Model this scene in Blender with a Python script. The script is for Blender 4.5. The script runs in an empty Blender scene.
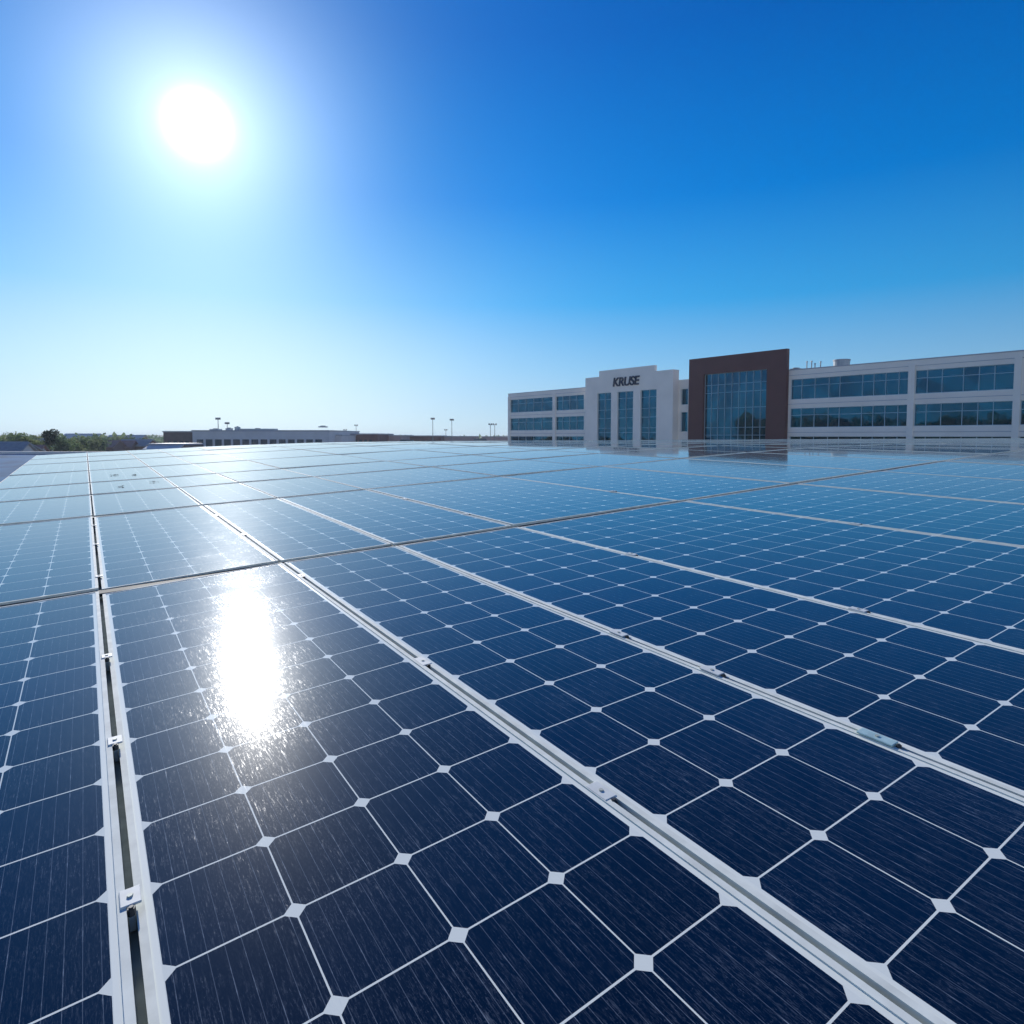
import bpy, math, random
from mathutils import Vector, Matrix, noise
R = math.radians
random.seed(7)
scn = bpy.context.scene
col = scn.collection

# ------------------------------------------------------------------ camera
PITCH = R(3.45)
EYE = 6.0
cam_d = bpy.data.cameras.new("camera")
cam = bpy.data.objects.new("camera", cam_d); col.objects.link(cam)
cam.location = (0, 0, EYE)
cam.rotation_euler = (R(90) - PITCH, 0, 0)
cam_d.sensor_width = 36; cam_d.lens = 36 * 630 / 1024
cam_d.shift_y = -38 / 1024
cam_d.clip_start = 0.05; cam_d.clip_end = 20000
scn.camera = cam

# ------------------------------------------------------------------ sky and sun
SUN_EL = R(23.3); SUN_AZ = R(-25.8)          # azimuth from +Y, positive to +X
sun_dir = Vector((math.sin(SUN_AZ) * math.cos(SUN_EL), math.cos(SUN_AZ) * math.cos(SUN_EL), math.sin(SUN_EL)))
sd = bpy.data.lights.new("sun", 'SUN'); sd.energy = 4.8; sd.angle = R(0.53); sd.color = (1.0, 0.97, 0.92)
so = bpy.data.objects.new("sun", sd); col.objects.link(so)
so.rotation_euler = (-sun_dir).to_track_quat('-Z', 'Y').to_euler()
w = bpy.data.worlds.new("World"); scn.world = w; w.use_nodes = True
wn = w.node_tree.nodes; wl = w.node_tree.links; wn.clear()
def N(nt, t, **kw):
    n = nt.nodes.new(t)
    for k, v in kw.items(): setattr(n, k, v)
    return n
wt = w.node_tree
out = N(wt, 'ShaderNodeOutputWorld')
sky = N(wt, 'ShaderNodeTexSky'); sky.sky_type = 'NISHITA'; sky.sun_disc = False
sky.sun_elevation = SUN_EL; sky.sun_rotation = SUN_AZ
sky.altitude = 100; sky.air_density = 1.0; sky.dust_density = 0.1; sky.ozone_density = 1.0
hs = N(wt, 'ShaderNodeHueSaturation'); hs.inputs['Saturation'].default_value = 1.25; hs.inputs['Hue'].default_value = 0.497
wl.new(sky.outputs[0], hs.inputs['Color'])
bg = N(wt, 'ShaderNodeBackground'); bg.inputs[1].default_value = 0.006
tint = N(wt, 'ShaderNodeMix', data_type='RGBA', blend_type='MULTIPLY'); tint.inputs[0].default_value = 1.0; tint.inputs[7].default_value = (0.05, 0.45, 1.0, 1)
wl.new(hs.outputs[0], tint.inputs[6]); wl.new(tint.outputs[2], bg.inputs[0])
tc = N(wt, 'ShaderNodeTexCoord')
dot = N(wt, 'ShaderNodeVectorMath', operation='DOT_PRODUCT'); wl.new(tc.outputs['Generated'], dot.inputs[0]); dot.inputs[1].default_value = sun_dir
def M(nt, op, a, b=None, c=None):
    n = N(nt, 'ShaderNodeMath', operation=op)
    for i, x in enumerate((a, b, c)):
        if x is None: continue
        if isinstance(x, (int, float)): n.inputs[i].default_value = x
        else: nt.links.new(x, n.inputs[i])
    return n.outputs[0]
ang = M(wt, 'ARCCOSINE', M(wt, 'MINIMUM', dot.outputs['Value'], 0.9999999))
def gauss(sig): return M(wt, 'EXPONENT', M(wt, 'MULTIPLY', M(wt, 'POWER', M(wt, 'DIVIDE', ang, sig), 2.0), -1.0))
def expo(sig): return M(wt, 'EXPONENT', M(wt, 'MULTIPLY', M(wt, 'DIVIDE', ang, sig), -1.0))
g = M(wt, 'ADD', M(wt, 'MULTIPLY', gauss(R(1.3)), 5.0), M(wt, 'ADD', M(wt, 'MULTIPLY', expo(R(4.3)), 0.95), M(wt, 'MULTIPLY', gauss(R(9.5)), 0.20)))
gb = N(wt, 'ShaderNodeBackground'); gb.inputs[0].default_value = (1.0, 0.92, 0.82, 1); wl.new(g, gb.inputs[1])
ad = N(wt, 'ShaderNodeAddShader'); wl.new(bg.outputs[0], ad.inputs[0]); wl.new(gb.outputs[0], ad.inputs[1])
# clear-air gradient: pale at the horizon, deep blue overhead and away from the sun
sz = N(wt, 'ShaderNodeSeparateXYZ'); wl.new(tc.outputs['Generated'], sz.inputs[0])
rp = N(wt, 'ShaderNodeValToRGB'); wl.new(sz.outputs[2], rp.inputs[0]); e = rp.color_ramp.elements
e[0].position = 0.0; e[0].color = (0.51, 0.69, 0.84, 1); e[1].position = 1.0; e[1].color = (0.001, 0.04, 0.26, 1)
for p_, c_ in ((0.10, (0.26, 0.56, 0.86)), (0.20, (0.045, 0.385, 0.83)), (0.34, (0.0, 0.215, 0.70)), (0.52, (0.0, 0.122, 0.52))):
    q_ = e.new(p_); q_.color = c_ + (1,)
away = N(wt, 'ShaderNodeMapRange'); wl.new(ang, away.inputs[0]); away.inputs[1].default_value = R(25); away.inputs[2].default_value = R(80); away.inputs[3].default_value = 1.05; away.inputs[4].default_value = 0.64
gr = N(wt, 'ShaderNodeBackground'); wl.new(rp.outputs[0], gr.inputs[0]); wl.new(away.outputs[0], gr.inputs[1])
gb2 = N(wt, 'ShaderNodeBackground'); gb2.inputs[0].default_value = (0.22, 0.60, 0.66, 1); wl.new(M(wt, 'MULTIPLY', expo(R(9)), 0.62), gb2.inputs[1])
low = M(wt, 'MULTIPLY', M(wt, 'EXPONENT', M(wt, 'MULTIPLY', M(wt, 'POWER', M(wt, 'DIVIDE', M(wt, 'ABSOLUTE', sz.outputs[2]), 0.205), 2.0), -1.0)), M(wt, 'MULTIPLY', gauss(R(20)), 1.1))
gb3 = N(wt, 'ShaderNodeBackground'); gb3.inputs[0].default_value = (1.0, 0.73, 0.32, 1); wl.new(low, gb3.inputs[1])
ad3 = N(wt, 'ShaderNodeAddShader'); wl.new(gb2.outputs[0], ad3.inputs[0]); wl.new(gb3.outputs[0], ad3.inputs[1])
anti = N(wt, 'ShaderNodeMapRange', interpolation_type='SMOOTHSTEP'); wl.new(ang, anti.inputs[0]); anti.inputs[1].default_value = R(82); anti.inputs[2].default_value = R(125); anti.inputs[3].default_value = 0; anti.inputs[4].default_value = 0.75  # low sky glow opposite the sun, added to brighten the shaded office facade
gb5 = N(wt, 'ShaderNodeBackground'); gb5.inputs[0].default_value = (0.62, 0.62, 0.60, 1); wl.new(M(wt, 'MULTIPLY', anti.outputs[0], M(wt, 'EXPONENT', M(wt, 'MULTIPLY', M(wt, 'ABSOLUTE', sz.outputs[2]), -2.2))), gb5.inputs[1])
ad5 = N(wt, 'ShaderNodeAddShader'); wl.new(ad3.outputs[0], ad5.inputs[0]); wl.new(gb5.outputs[0], ad5.inputs[1]); ad3 = ad5
ad4 = N(wt, 'ShaderNodeAddShader'); wl.new(ad.outputs[0], ad4.inputs[0]); wl.new(ad3.outputs[0], ad4.inputs[1]); ad = ad4
ad2 = N(wt, 'ShaderNodeAddShader'); wl.new(ad.outputs[0], ad2.inputs[0]); wl.new(gr.outputs[0], ad2.inputs[1])
wl.new(ad2.outputs[0], out.inputs[0])
scn.view_settings.view_transform = 'Standard'; scn.view_settings.look = 'None'
scn.view_settings.exposure = 0.0; scn.view_settings.gamma = 1.0

# ------------------------------------------------------------------ helpers
def tag(o, label=None, cat=None, group=None, kind=None):
    if label: o['label'] = label
    if cat: o['category'] = cat
    if group: o['group'] = group
    if kind: o['kind'] = kind
    return o
def empty(name, loc=(0, 0, 0), rz=0, label=None, cat=None, group=None):
    o = bpy.data.objects.new(name, None); col.objects.link(o); o.location = loc; o.rotation_euler = (0, 0, rz)
    o.empty_display_size = 0.3
    return tag(o, label, cat, group)
class MB:
    def __init__(s): s.v = []; s.f = []; s.m = []; s.uv = {}
    def quad(s, a, b, c, d, m=0, uv=None):
        n = len(s.v); s.v += [tuple(a), tuple(b), tuple(c), tuple(d)]; s.f.append((n, n+1, n+2, n+3)); s.m.append(m)
        if uv: s.uv[len(s.f)-1] = uv
    def tri(s, a, b, c, m=0):
        n = len(s.v); s.v += [tuple(a), tuple(b), tuple(c)]; s.f.append((n, n+1, n+2)); s.m.append(m)
    def hexa(s, p, m=0):       # p: 4 bottom (ccw from above) + 4 top
        n = len(s.v); s.v += [tuple(q) for q in p]
        for f in ((3, 2, 1, 0), (4, 5, 6, 7), (0, 1, 5, 4), (1, 2, 6, 5), (2, 3, 7, 6), (3, 0, 4, 7)):
            s.f.append(tuple(n+i for i in f)); s.m.append(m)
    def box(s, x0, x1, y0, y1, z0, z1, m=0):
        s.hexa([(x0, y0, z0), (x1, y0, z0), (x1, y1, z0), (x0, y1, z0), (x0, y0, z1), (x1, y0, z1), (x1, y1, z1), (x0, y1, z1)], m)
    def tube(s, p0, p1, r0, r1, n=8, m=0, cap=True):
        p0 = Vector(p0); p1 = Vector(p1); d = (p1-p0).normalized()
        u = d.orthogonal().normalized(); v = d.cross(u); b = len(s.v)
        for p, r in ((p0, r0), (p1, r1)):
            for i in range(n):
                a = 2*math.pi*i/n; s.v.append(tuple(p + u*math.cos(a)*r + v*math.sin(a)*r))
        for i in range(n):
            j = (i+1) % n; s.f.append((b+i, b+j, b+n+j, b+n+i)); s.m.append(m)
        if cap:
            s.f.append(tuple(b+n+i for i in range(n))); s.m.append(m)
            s.f.append(tuple(b+n-1-i for i in range(n))); s.m.append(m)
    def build(s, name, mats, parent=None, smooth=False):
        me = bpy.data.meshes.new(name); me.from_pydata(s.v, [], s.f)
        for mm in (mats if isinstance(mats, (list, tuple)) else [mats]): me.materials.append(mm)
        me.polygons.foreach_set('material_index', s.m)
        if smooth: me.polygons.foreach_set('use_smooth', [True]*len(s.f))
        if s.uv:
            ul = me.uv_layers.new(name='UVMap')
            for fi, uv in s.uv.items():
                for k, li in enumerate(me.polygons[fi].loop_indices): ul.data[li].uv = uv[k]
        me.update()
        o = bpy.data.objects.new(name, me); col.objects.link(o); o.parent = parent
        return o
def mat(name, color, rough=0.6, metal=0.0, noise_amt=0.0, scale=3.0, coat=0.0, spec=None):
    m = bpy.data.materials.new(name); m.use_nodes = True; nt = m.node_tree
    p = nt.nodes['Principled BSDF']
    p.inputs['Roughness'].default_value = rough; p.inputs['Metallic'].default_value = metal
    p.inputs['Coat Weight'].default_value = coat
    if spec is not None: p.inputs['Specular IOR Level'].default_value = spec
    if noise_amt:
        t = N(nt, 'ShaderNodeTexCoord'); n = N(nt, 'ShaderNodeTexNoise'); n.inputs['Scale'].default_value = scale; n.inputs['Detail'].default_value = 6
        nt.links.new(t.outputs['Object'], n.inputs['Vector'])
        r = N(nt, 'ShaderNodeValToRGB')
        r.color_ramp.elements[0].position = 0.3; r.color_ramp.elements[1].position = 0.7
        r.color_ramp.elements[0].color = tuple(c*(1-noise_amt) for c in color)+(1,)
        r.color_ramp.elements[1].color = tuple(min(1, c*(1+noise_amt)) for c in color)+(1,)
        nt.links.new(n.outputs['Fac'], r.inputs[0]); nt.links.new(r.outputs[0], p.inputs['Base Color'])
    else: p.inputs['Base Color'].default_value = tuple(color)+(1,)
    return m

# ------------------------------------------------------------------ materials
M_alu = mat('anodised_aluminium', (0.70, 0.72, 0.65), 0.7, 0.0, 0.12, 25, spec=0.1)
M_clamp = mat('clamp_metal', (0.62, 0.64, 0.61), 0.55, 0.0, 0.08, 60, spec=0.3)
M_bolt = mat('dark_bolt', (0.05, 0.055, 0.06), 0.5, 0.6)
M_rail = mat('rail_metal', (0.42, 0.45, 0.40), 0.6, 0.2, 0.2, 30)
M_membrane = mat('roof_membrane', (0.16, 0.165, 0.17), 0.85, 0, 0.15, 4)
M_white = mat('white_render', (0.93, 0.84, 0.73), 0.8, 0, 0.05, 0.35)
M_cap = mat('parapet_cap', (0.42, 0.42, 0.45), 0.6)
M_brown = mat('brown_cladding', (0.125, 0.042, 0.036), 0.65, 0, 0.08, 0.6)
M_mull = mat('window_mullion', (0.5, 0.6, 0.63), 0.5, 0.2)
M_sign = mat('sign_letters', (0.012, 0.02, 0.05), 0.5)
M_grey = mat('unit_metal', (0.45, 0.48, 0.50), 0.5, 0.3, 0.1, 2)
M_bark = mat('bark', (0.09, 0.07, 0.055), 0.9, 0, 0.3, 6)
M_glassdark = mat('dark_glazing', (0.05, 0.075, 0.10), 0.1, 0.0)
M_pole = mat('lamp_pole', (0.28, 0.29, 0.30), 0.5, 0.4)
M_tyre = mat('tyre', (0.02, 0.02, 0.02), 0.8)

def window_mat():
    m = bpy.data.materials.new('tinted_window_glass'); m.use_nodes = True; nt = m.node_tree
    p = nt.nodes['Principled BSDF']
    t = N(nt, 'ShaderNodeTexCoord'); v = N(nt, 'ShaderNodeTexVoronoi'); v.inputs['Scale'].default_value = 0.5
    nt.links.new(t.outputs['Object'], v.inputs['Vector'])
    r = N(nt, 'ShaderNodeValToRGB'); r.color_ramp.elements[0].color = (0.002, 0.065, 0.12, 1); r.color_ramp.elements[1].color = (0.006, 0.14, 0.23, 1)
    nt.links.new(v.outputs['Color'], r.inputs[0]); nt.links.new(r.outputs[0], p.inputs['Base Color'])
    p.inputs['Metallic'].default_value = 0.85; p.inputs['Roughness'].default_value = 0.03
    n = N(nt, 'ShaderNodeTexNoise'); n.inputs['Scale'].default_value = 0.45; n.inputs['Detail'].default_value = 1
    nt.links.new(t.outputs['Object'], n.inputs['Vector'])
    b = N(nt, 'ShaderNodeBump'); b.inputs['Strength'].default_value = 0.06; b.inputs['Distance'].default_value = 0.3
    nt.links.new(n.outputs['Fac'], b.inputs['Height']); nt.links.new(b.outputs[0], p.inputs['Normal'])
    return m
M_win = window_mat()

def pv_mat():
    """solar laminate: pseudo-square cells, busbars, fingers, dust streaks under glass"""
    m = bpy.data.materials.new('solar_cells_under_glass'); m.use_nodes = True; nt = m.node_tree; L = nt.links
    p = nt.nodes['Principled BSDF']
    uvn = N(nt, 'ShaderNodeUVMap'); sp = N(nt, 'ShaderNodeSeparateXYZ'); L.new(uvn.outputs[0], sp.inputs[0])
    U, V = sp.outputs[0], sp.outputs[1]
    fu = M(nt, 'MULTIPLY', M(nt, 'ABSOLUTE', M(nt, 'SUBTRACT', M(nt, 'FRACT', U), 0.5)), 0.155)
    fv = M(nt, 'MULTIPLY', M(nt, 'ABSOLUTE', M(nt, 'SUBTRACT', M(nt, 'FRACT', V), 0.5)), 0.168)
    a = M(nt, 'LESS_THAN', fu, 0.155/2-0.0011)
    b = M(nt, 'LESS_THAN', fv, 0.168/2-0.0015)
    c = M(nt, 'LESS_THAN', M(nt, 'ADD', fu, fv), 0.1615-0.0155)
    cell = M(nt, 'MULTIPLY', M(nt, 'MULTIPLY', a, b), c)
    # busbars
    bu = M(nt, 'ABSOLUTE', M(nt, 'SUBTRACT', M(nt, 'FRACT', M(nt, 'MULTIPLY', U, 8.0)), 0.5))
    bus = M(nt, 'LESS_THAN', bu, 0.022)
    geo = N(nt, 'ShaderNodeTexCoord')
    def nz(su, sv, det=3, rough=0.6, off=0.0):
        mp = N(nt, 'ShaderNodeMapping'); mp.inputs['Scale'].default_value = (su, sv, 1); mp.inputs['Location'].default_value = (off, off*0.7, 0)
        L.new(uvn.outputs[0], mp.inputs[0])
        n = N(nt, 'ShaderNodeTexNoise'); n.inputs['Scale'].default_value = 1.0; n.inputs['Detail'].default_value = det; n.inputs['Roughness'].default_value = rough
        oi = N(nt, 'ShaderNodeObjectInfo'); n.noise_dimensions = '4D'
        L.new(M(nt, 'MULTIPLY', oi.outputs['Random'], 50.0), n.inputs['W'])
        L.new(mp.outputs[0], n.inputs['Vector']); return n.outputs['Fac']
    def ramp(x, lo, hi): 
        r = N(nt, 'ShaderNodeMapRange'); L.new(x, r.inputs[0]); r.inputs[1].default_value = lo; r.inputs[2].default_value = hi; r.clamp = True; return r.outputs[0]
    streak = ramp(nz(50, 5.0, 4, 0.75), 0.53, 0.74)
    streak2 = ramp(nz(90, 16, 3, 0.7, 3), 0.53, 0.76)
    speck = ramp(nz(60, 45, 3, 0.7, 7), 0.59, 0.76)
    cloud = ramp(nz(1.1, 1.1, 4, 0.6, 11), 0.30, 0.75)
    smudge = ramp(nz(5, 7, 6, 0.7, 17), 0.66, 0.80)
    grime = M(nt, 'MULTIPLY', M(nt, 'ADD', M(nt, 'ADD', M(nt, 'MULTIPLY', streak, 0.9), M(nt, 'MULTIPLY', streak2, 0.7)), M(nt, 'ADD', M(nt, 'MULTIPLY', speck, 0.8), M(nt, 'MULTIPLY', smudge, 0.9))),
              M(nt, 'ADD', M(nt, 'MULTIPLY', cloud, 0.85), 0.13))
    def mixc(fac, A, B):
        n = N(nt, 'ShaderNodeMix', data_type='RGBA')
        if isinstance(fac, (int, float)): n.inputs[0].default_value = fac
        else: L.new(fac, n.inputs[0])
        for i, x in ((6, A), (7, B)):
            if isinstance(x, tuple): n.inputs[i].default_value = x
            else: L.new(x, n.inputs[i])
        return n.outputs[2]
    # per-cell tone
    fl = N(nt, 'ShaderNodeVectorMath', operation='FLOOR'); L.new(uvn.outputs[0], fl.inputs[0])
    wn_ = N(nt, 'ShaderNodeTexWhiteNoise', noise_dimensions='2D'); L.new(fl.outputs[0], wn_.inputs['Vector'])
    silicon = mixc(wn_.outputs['Value'], (0.0, 0.0012, 0.004, 1), (0.0002, 0.0040, 0.013, 1))
    fing = M(nt, 'MULTIPLY', bus, M(nt, 'ADD', M(nt, 'MULTIPLY', streak, 0.5), 0.16))
    cc = mixc(fing, silicon, (0.45, 0.52, 0.60, 1))
    full = mixc(cell, (0.78, 0.80, 0.71, 1), cc)
    dusty = mixc(M(nt, 'MULTIPLY', grime, 0.32), full, (0.36, 0.42, 0.50, 1))
    L.new(dusty, p.inputs['Base Color'])
    L.new(M(nt, 'ADD', M(nt, 'MULTIPLY', grime, 0.24), 0.046), p.inputs['Roughness'])
    p.inputs['IOR'].default_value = 1.64
    p.inputs['Sheen Weight'].default_value = 0.03; p.inputs['Sheen Roughness'].default_value = 0.3; p.inputs['Sheen Tint'].default_value = (0.85, 0.92, 1.0, 1); p.inputs['Coat Weight'].default_value = 0.036; p.inputs['Coat Roughness'].default_value = 0.29
    bp = N(nt, 'ShaderNodeBump'); bp.inputs['Strength'].default_value = 0.03; bp.inputs['Distance'].default_value = 0.001
    L.new(grime, bp.inputs['Height']); L.new(bp.outputs[0], p.inputs['Normal'])
    return m
M_pv = pv_mat()
M_back = mat('white_backsheet', (0.80, 0.82, 0.73), 0.2)

def leaf_mat(name, c0, c1):
    m = bpy.data.materials.new(name); m.use_nodes = True; nt = m.node_tree; p = nt.nodes['Principled BSDF']
    g_ = N(nt, 'ShaderNodeNewGeometry'); r = N(nt, 'ShaderNodeValToRGB')
    r.color_ramp.elements[0].color = c0+(1,); r.color_ramp.elements[1].color = c1+(1,)
    nt.links.new(g_.outputs['Random Per Island'], r.inputs[0]); nt.links.new(r.outputs[0], p.inputs['Base Color'])
    p.inputs['Roughness'].default_value = 0.7
    tr = N(nt, 'ShaderNodeBsdfTranslucent'); nt.links.new(r.outputs[0], tr.inputs[0]); mx = N(nt, 'ShaderNodeMixShader'); mx.inputs[0].default_value = 0.45
    nt.links.new(p.outputs[0], mx.inputs[1]); nt.links.new(tr.outputs[0], mx.inputs[2]); nt.links.new(mx.outputs[0], nt.nodes['Material Output'].inputs[0])
    return m
M_leaf = [leaf_mat('olive_foliage', (0.11, 0.14, 0.05), (0.22, 0.25, 0.11)), leaf_mat('green_foliage', (0.08, 0.13, 0.06), (0.17, 0.22, 0.11)),
          leaf_mat('dark_foliage', (0.02, 0.035, 0.025), (0.05, 0.07, 0.045))]

# ------------------------------------------------------------------ array frame (measured grid)
def cam2w(x, y, z):       # camera right/forward/up -> world direction
    return Vector((x, y*math.cos(PITCH) + z*math.sin(PITCH), z*math.cos(PITCH) - y*math.sin(PITCH)))
AV = cam2w(-428, 629.722, 54).normalized()      # along the panels' length
AU = cam2w(938, 629.722, 91).normalized()       # across
AN = AU.cross(AV).normalized()
H = 0.645
FLAT = -0.135; KS = 0.045
def surf(u, v, w=0.0):    # u, v in metres on the array
    P = AU*u + AV*v - AN*H
    a, b = -P.z/KS, -FLAT/KS
    mx = max(a, b); z = -KS*(mx + math.log(math.exp(a-mx)+math.exp(b-mx)))
    if P.y < 2.2:  # near part stays exactly plane
        t = max(0, min(1, (P.y-1.0)/1.2)); z = P.z*(1-t) + z*t
    P.z = z
    return P + AN*w + Vector((0, 0, EYE))
def proj(P):
    q = P - Vector((0, 0, EYE)); f = q.y*math.cos(PITCH) - q.z*math.sin(PITCH); up = q.y*math.sin(PITCH) + q.z*math.cos(PITCH)
    if f < 0.05: return None
    return 512 + 630*q.x/f, 474 - 630*up/f

US = [-1.25, 0.0, 1.036, 1.867, 2.97, 5.06, 7.07]
while US[-1] < 72: US.append(US[-1] + 2.0)
VS = [-0.60, 4.38, 7.85, 10.12, 12.1, 15.05, 18.3, 20.8, 23.4]
ROWN = ['nearest', 'second', 'third', 'fourth', 'fifth', 'sixth', 'seventh', 'farthest']
ORD = ['first', 'second', 'third', 'fourth', 'fifth', 'sixth', 'seventh', 'eighth', 'ninth', 'tenth']
def ordn(n):
    if n <= 10: return ORD[n-1]
    s = 'th' if 10 < n % 100 < 14 else {1: 'st', 2: 'nd', 3: 'rd'}.get(n % 10, 'th')
    return '%d%s' % (n, s)
GU, GV, FW, BW = 0.0115, 0.060, 0.0105, 0.0090
FV = 0.007
def make_panel(ci, ri):
    GU, FW, BW = (0.0105, 0.0105, 0.0090) if ri < 2 else (0.010, 0.006, 0.004)
    u0, u1 = US[ci]*H + GU/2, US[ci+1]*H - GU/2
    v0, v1 = VS[ri]*H + GV/2, VS[ri+1]*H - GV/2
    pts = []
    for i in range(7):
        for j in range(9):
            q = proj(surf(u0+(u1-u0)*i/6, v0+(v1-v0)*j/8))
            if q: pts.append(q)
    if not pts: return None
    inside = [q for q in pts if -12 < q[0] < 1036 and q[1] < 1036]
    if not inside: return None
    mu, mv = (u0+u1)/2, (v0+v1)/2
    base = surf(mu, mv)
    t = empty('solar_panel', base)
    t['group'] = 'solar panels of the rooftop array'
    t['category'] = 'solar panel'
    inv = -base
    roll = {(1, 0): 0.022, (2, 0): -0.006, (0, 0): 0.008, (3, 0): 0.005, (1, 1): 0.012}.get((ci, ri), 0.004*math.sin(ci*3.7+ri*2.1))   # panels seated slightly differently; the glare panel tilted to shift its sun glint
    S = lambda u, v, w_=0.0: surf(u, v, w_ + (u-mu-(u1-u0)*0.3)*roll) + inv
    nu, nv = max(2, int((u1-u0)/0.4)), max(3, int((v1-v0)/0.45))
    # laminate: cell area + border
    cu0, cu1, cv0, cv1 = u0+FW+BW, u1-FW-BW, v0+FV+0.007, v1-FV-0.007
    ncu, ncv = max(3, round((cu1-cu0)/0.156)), (19 if ri == 0 else max(4, round((cv1-cv0)/0.169)))
    mb = MB()
    for i in range(nu):
        for j in range(nv):
            a0, a1 = i/nu, (i+1)/nu; b0, b1 = j/nv, (j+1)/nv
            A = lambda s, r: S(cu0+(cu1-cu0)*s, cv0+(cv1-cv0)*r)
            mb.quad(A(a0, b0), A(a1, b0), A(a1, b1), A(a0, b1), 0, [(a0*ncu, b0*ncv), (a1*ncu, b0*ncv), (a1*ncu, b1*ncv), (a0*ncu, b1*ncv)])
    e = 0.004
    for j in range(nv):      # border strips along length
        for (x0, x1) in ((u0+FW-e, cu0), (cu1, u1-FW+e)):
            y0, y1 = cv0+(cv1-cv0)*j/nv, cv0+(cv1-cv0)*(j+1)/nv
            mb.quad(S(x0, y0), S(x1, y0), S(x1, y1), S(x0, y1), 1)
    xs = [u0+FW-e] + [cu0+(cu1-cu0)*i/nu for i in range(nu+1)] + [u1-FW+e]
    for i in range(len(xs)-1):
        for (y0, y1) in ((v0+FV-e, cv0), (cv1, v1-FV+e)):
            mb.quad(S(xs[i], y0), S(xs[i+1], y0), S(xs[i+1], y1), S(xs[i], y1), 1)
    mb.build('glass_laminate', [M_pv, M_back], t)
    # frame
    fb = MB(); TP, DP = 0.0022, -0.034
    def bar(x0, x1, y0, y1, n, along):
        for k in range(n):
            if along: ya, yb, xa, xb = y0+(y1-y0)*k/n, y0+(y1-y0)*(k+1)/n, x0, x1
            else: xa, xb, ya, yb = x0+(x1-x0)*k/n, x0+(x1-x0)*(k+1)/n, y0, y1
            T = [S(xa, ya, TP), S(xb, ya, TP), S(xb, yb, TP), S(xa, yb, TP)]; B = [S(xa, ya, DP), S(xb, ya, DP), S(xb, yb, DP), S(xa, yb, DP)]
            fb.quad(*T)
            if along or True:
                fb.quad(B[0], B[1], T[1], T[0]) if (not along or k == 0) else None
                fb.quad(B[2], B[3], T[3], T[2]) if (not along or k == n-1) else None
                fb.quad(B[1], B[2], T[2], T[1]) if (along or k == n-1) else None
                fb.quad(B[3], B[0], T[0], T[3]) if (along or k == 0) else None
    bar(u0, u0+FW, v0, v1, nv, True); bar(u1-FW, u1, v0, v1, nv, True)
    bar(u0+FW, u1-FW, v0, v0+FV, nu, False); bar(u0+FW, u1-FW, v1-FV, v1, nu, False)
    fb.build('panel_frame', M_alu, t)
    return t
special = {
 (0, 0): 'dark blue solar panel at the lower left corner, cut by the photo edge',
 (1, 0): 'solar panel in the foreground with the burnt-out sun glare on its glass',
 (2, 0): 'narrow near solar panel, three cells wide, right of the sun glare panel',
 (3, 0): 'dark near solar panel in the nearest row, fourth from the left edge',
 (4, 0): 'wide dark solar panel in the nearest row, fifth from the left edge',
 (0, 1): 'pale blue solar panel, second row, touching the left edge of the photo',
 (1, 1): 'hazy solar panel directly behind the sun glare panel, second row',
}
npan = 0
for ri in range(len(VS)-1):
    for ci in range(len(US)-1):
        t = make_panel(ci, ri)
        if t is None: continue
        npan += 1
        t['label'] = special.get((ci, ri), 'solar panel in the %s row from the camera, %s from the array\'s left edge' % (ROWN[ri], ordn(ci+1)))
print('panels', npan)

# rails under the seams between columns
for i, ui in enumerate(US[:9]):
    mb = MB(); x0, x1 = ui*H-0.022, ui*H+0.022
    n = 26
    for k in range(n):
        a, b = (VS[0]+(VS[-1]-VS[0])*k/n)*H, (VS[0]+(VS[-1]-VS[0])*(k+1)/n)*H
        T = [surf(x0, a, -0.0365), surf(x1, a, -0.0365), surf(x1, b, -0.0365), surf(x0, b, -0.0365)]
        B = [surf(x0, a, -0.08), surf(x1, a, -0.08), surf(x1, b, -0.08), surf(x0, b, -0.08)]
        mb.hexa(B+T)
    o = mb.build('mounting_rail', M_rail)
    tag(o, ['grey mounting rail along the left edge of the panel array', 'grey rail in the gap left of the sun glare panel', 'grey rail in the gap right of the sun glare panel'][i] if i < 3 else
        'grey rail under the seam right of the %s column of panels' % ORD[i-1], 'mounting rail', 'rails under the panel seams')

# building that carries the array
gb_ = empty('flat_roofed_building', (0, 0, 0), 0, 'low flat-roofed building under the field of solar panels', 'building')
mb = MB(); ua, ub, va, vb = -1.35*H, 73.5*H, -3.2*H, 23.5*H
nu_, nv_ = 40, 16
for i in range(nu_):
    for j in range(nv_):
        f_ = lambda i, j: surf(ua+(ub-ua)*i/nu_, va+(vb-va)*j/nv_, -0.30)
        mb.quad(f_(i, j), f_(i+1, j), f_(i+1, j+1), f_(i, j+1))
mb.build('roof', M_membrane, gb_)
mb = MB()
def wallseg(p, q):
    mb.quad((p.x, p.y, 0), (q.x, q.y, 0), tuple(q), tuple(p))
ring = [(ua+(ub-ua)*i/nu_, va) for i in range(nu_)] + [(ub, va+(vb-va)*j/nv_) for j in range(nv_)] + [(ub-(ub-ua)*i/nu_, vb) for i in range(nu_)] + [(ua, vb-(vb-va)*j/nv_) for j in range(nv_)]
for k in range(len(ring)):
    wallseg(surf(*ring[k], -0.30), surf(*ring[(k+1) % len(ring)], -0.30))
mb.build('wall', M_white, gb_)

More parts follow.
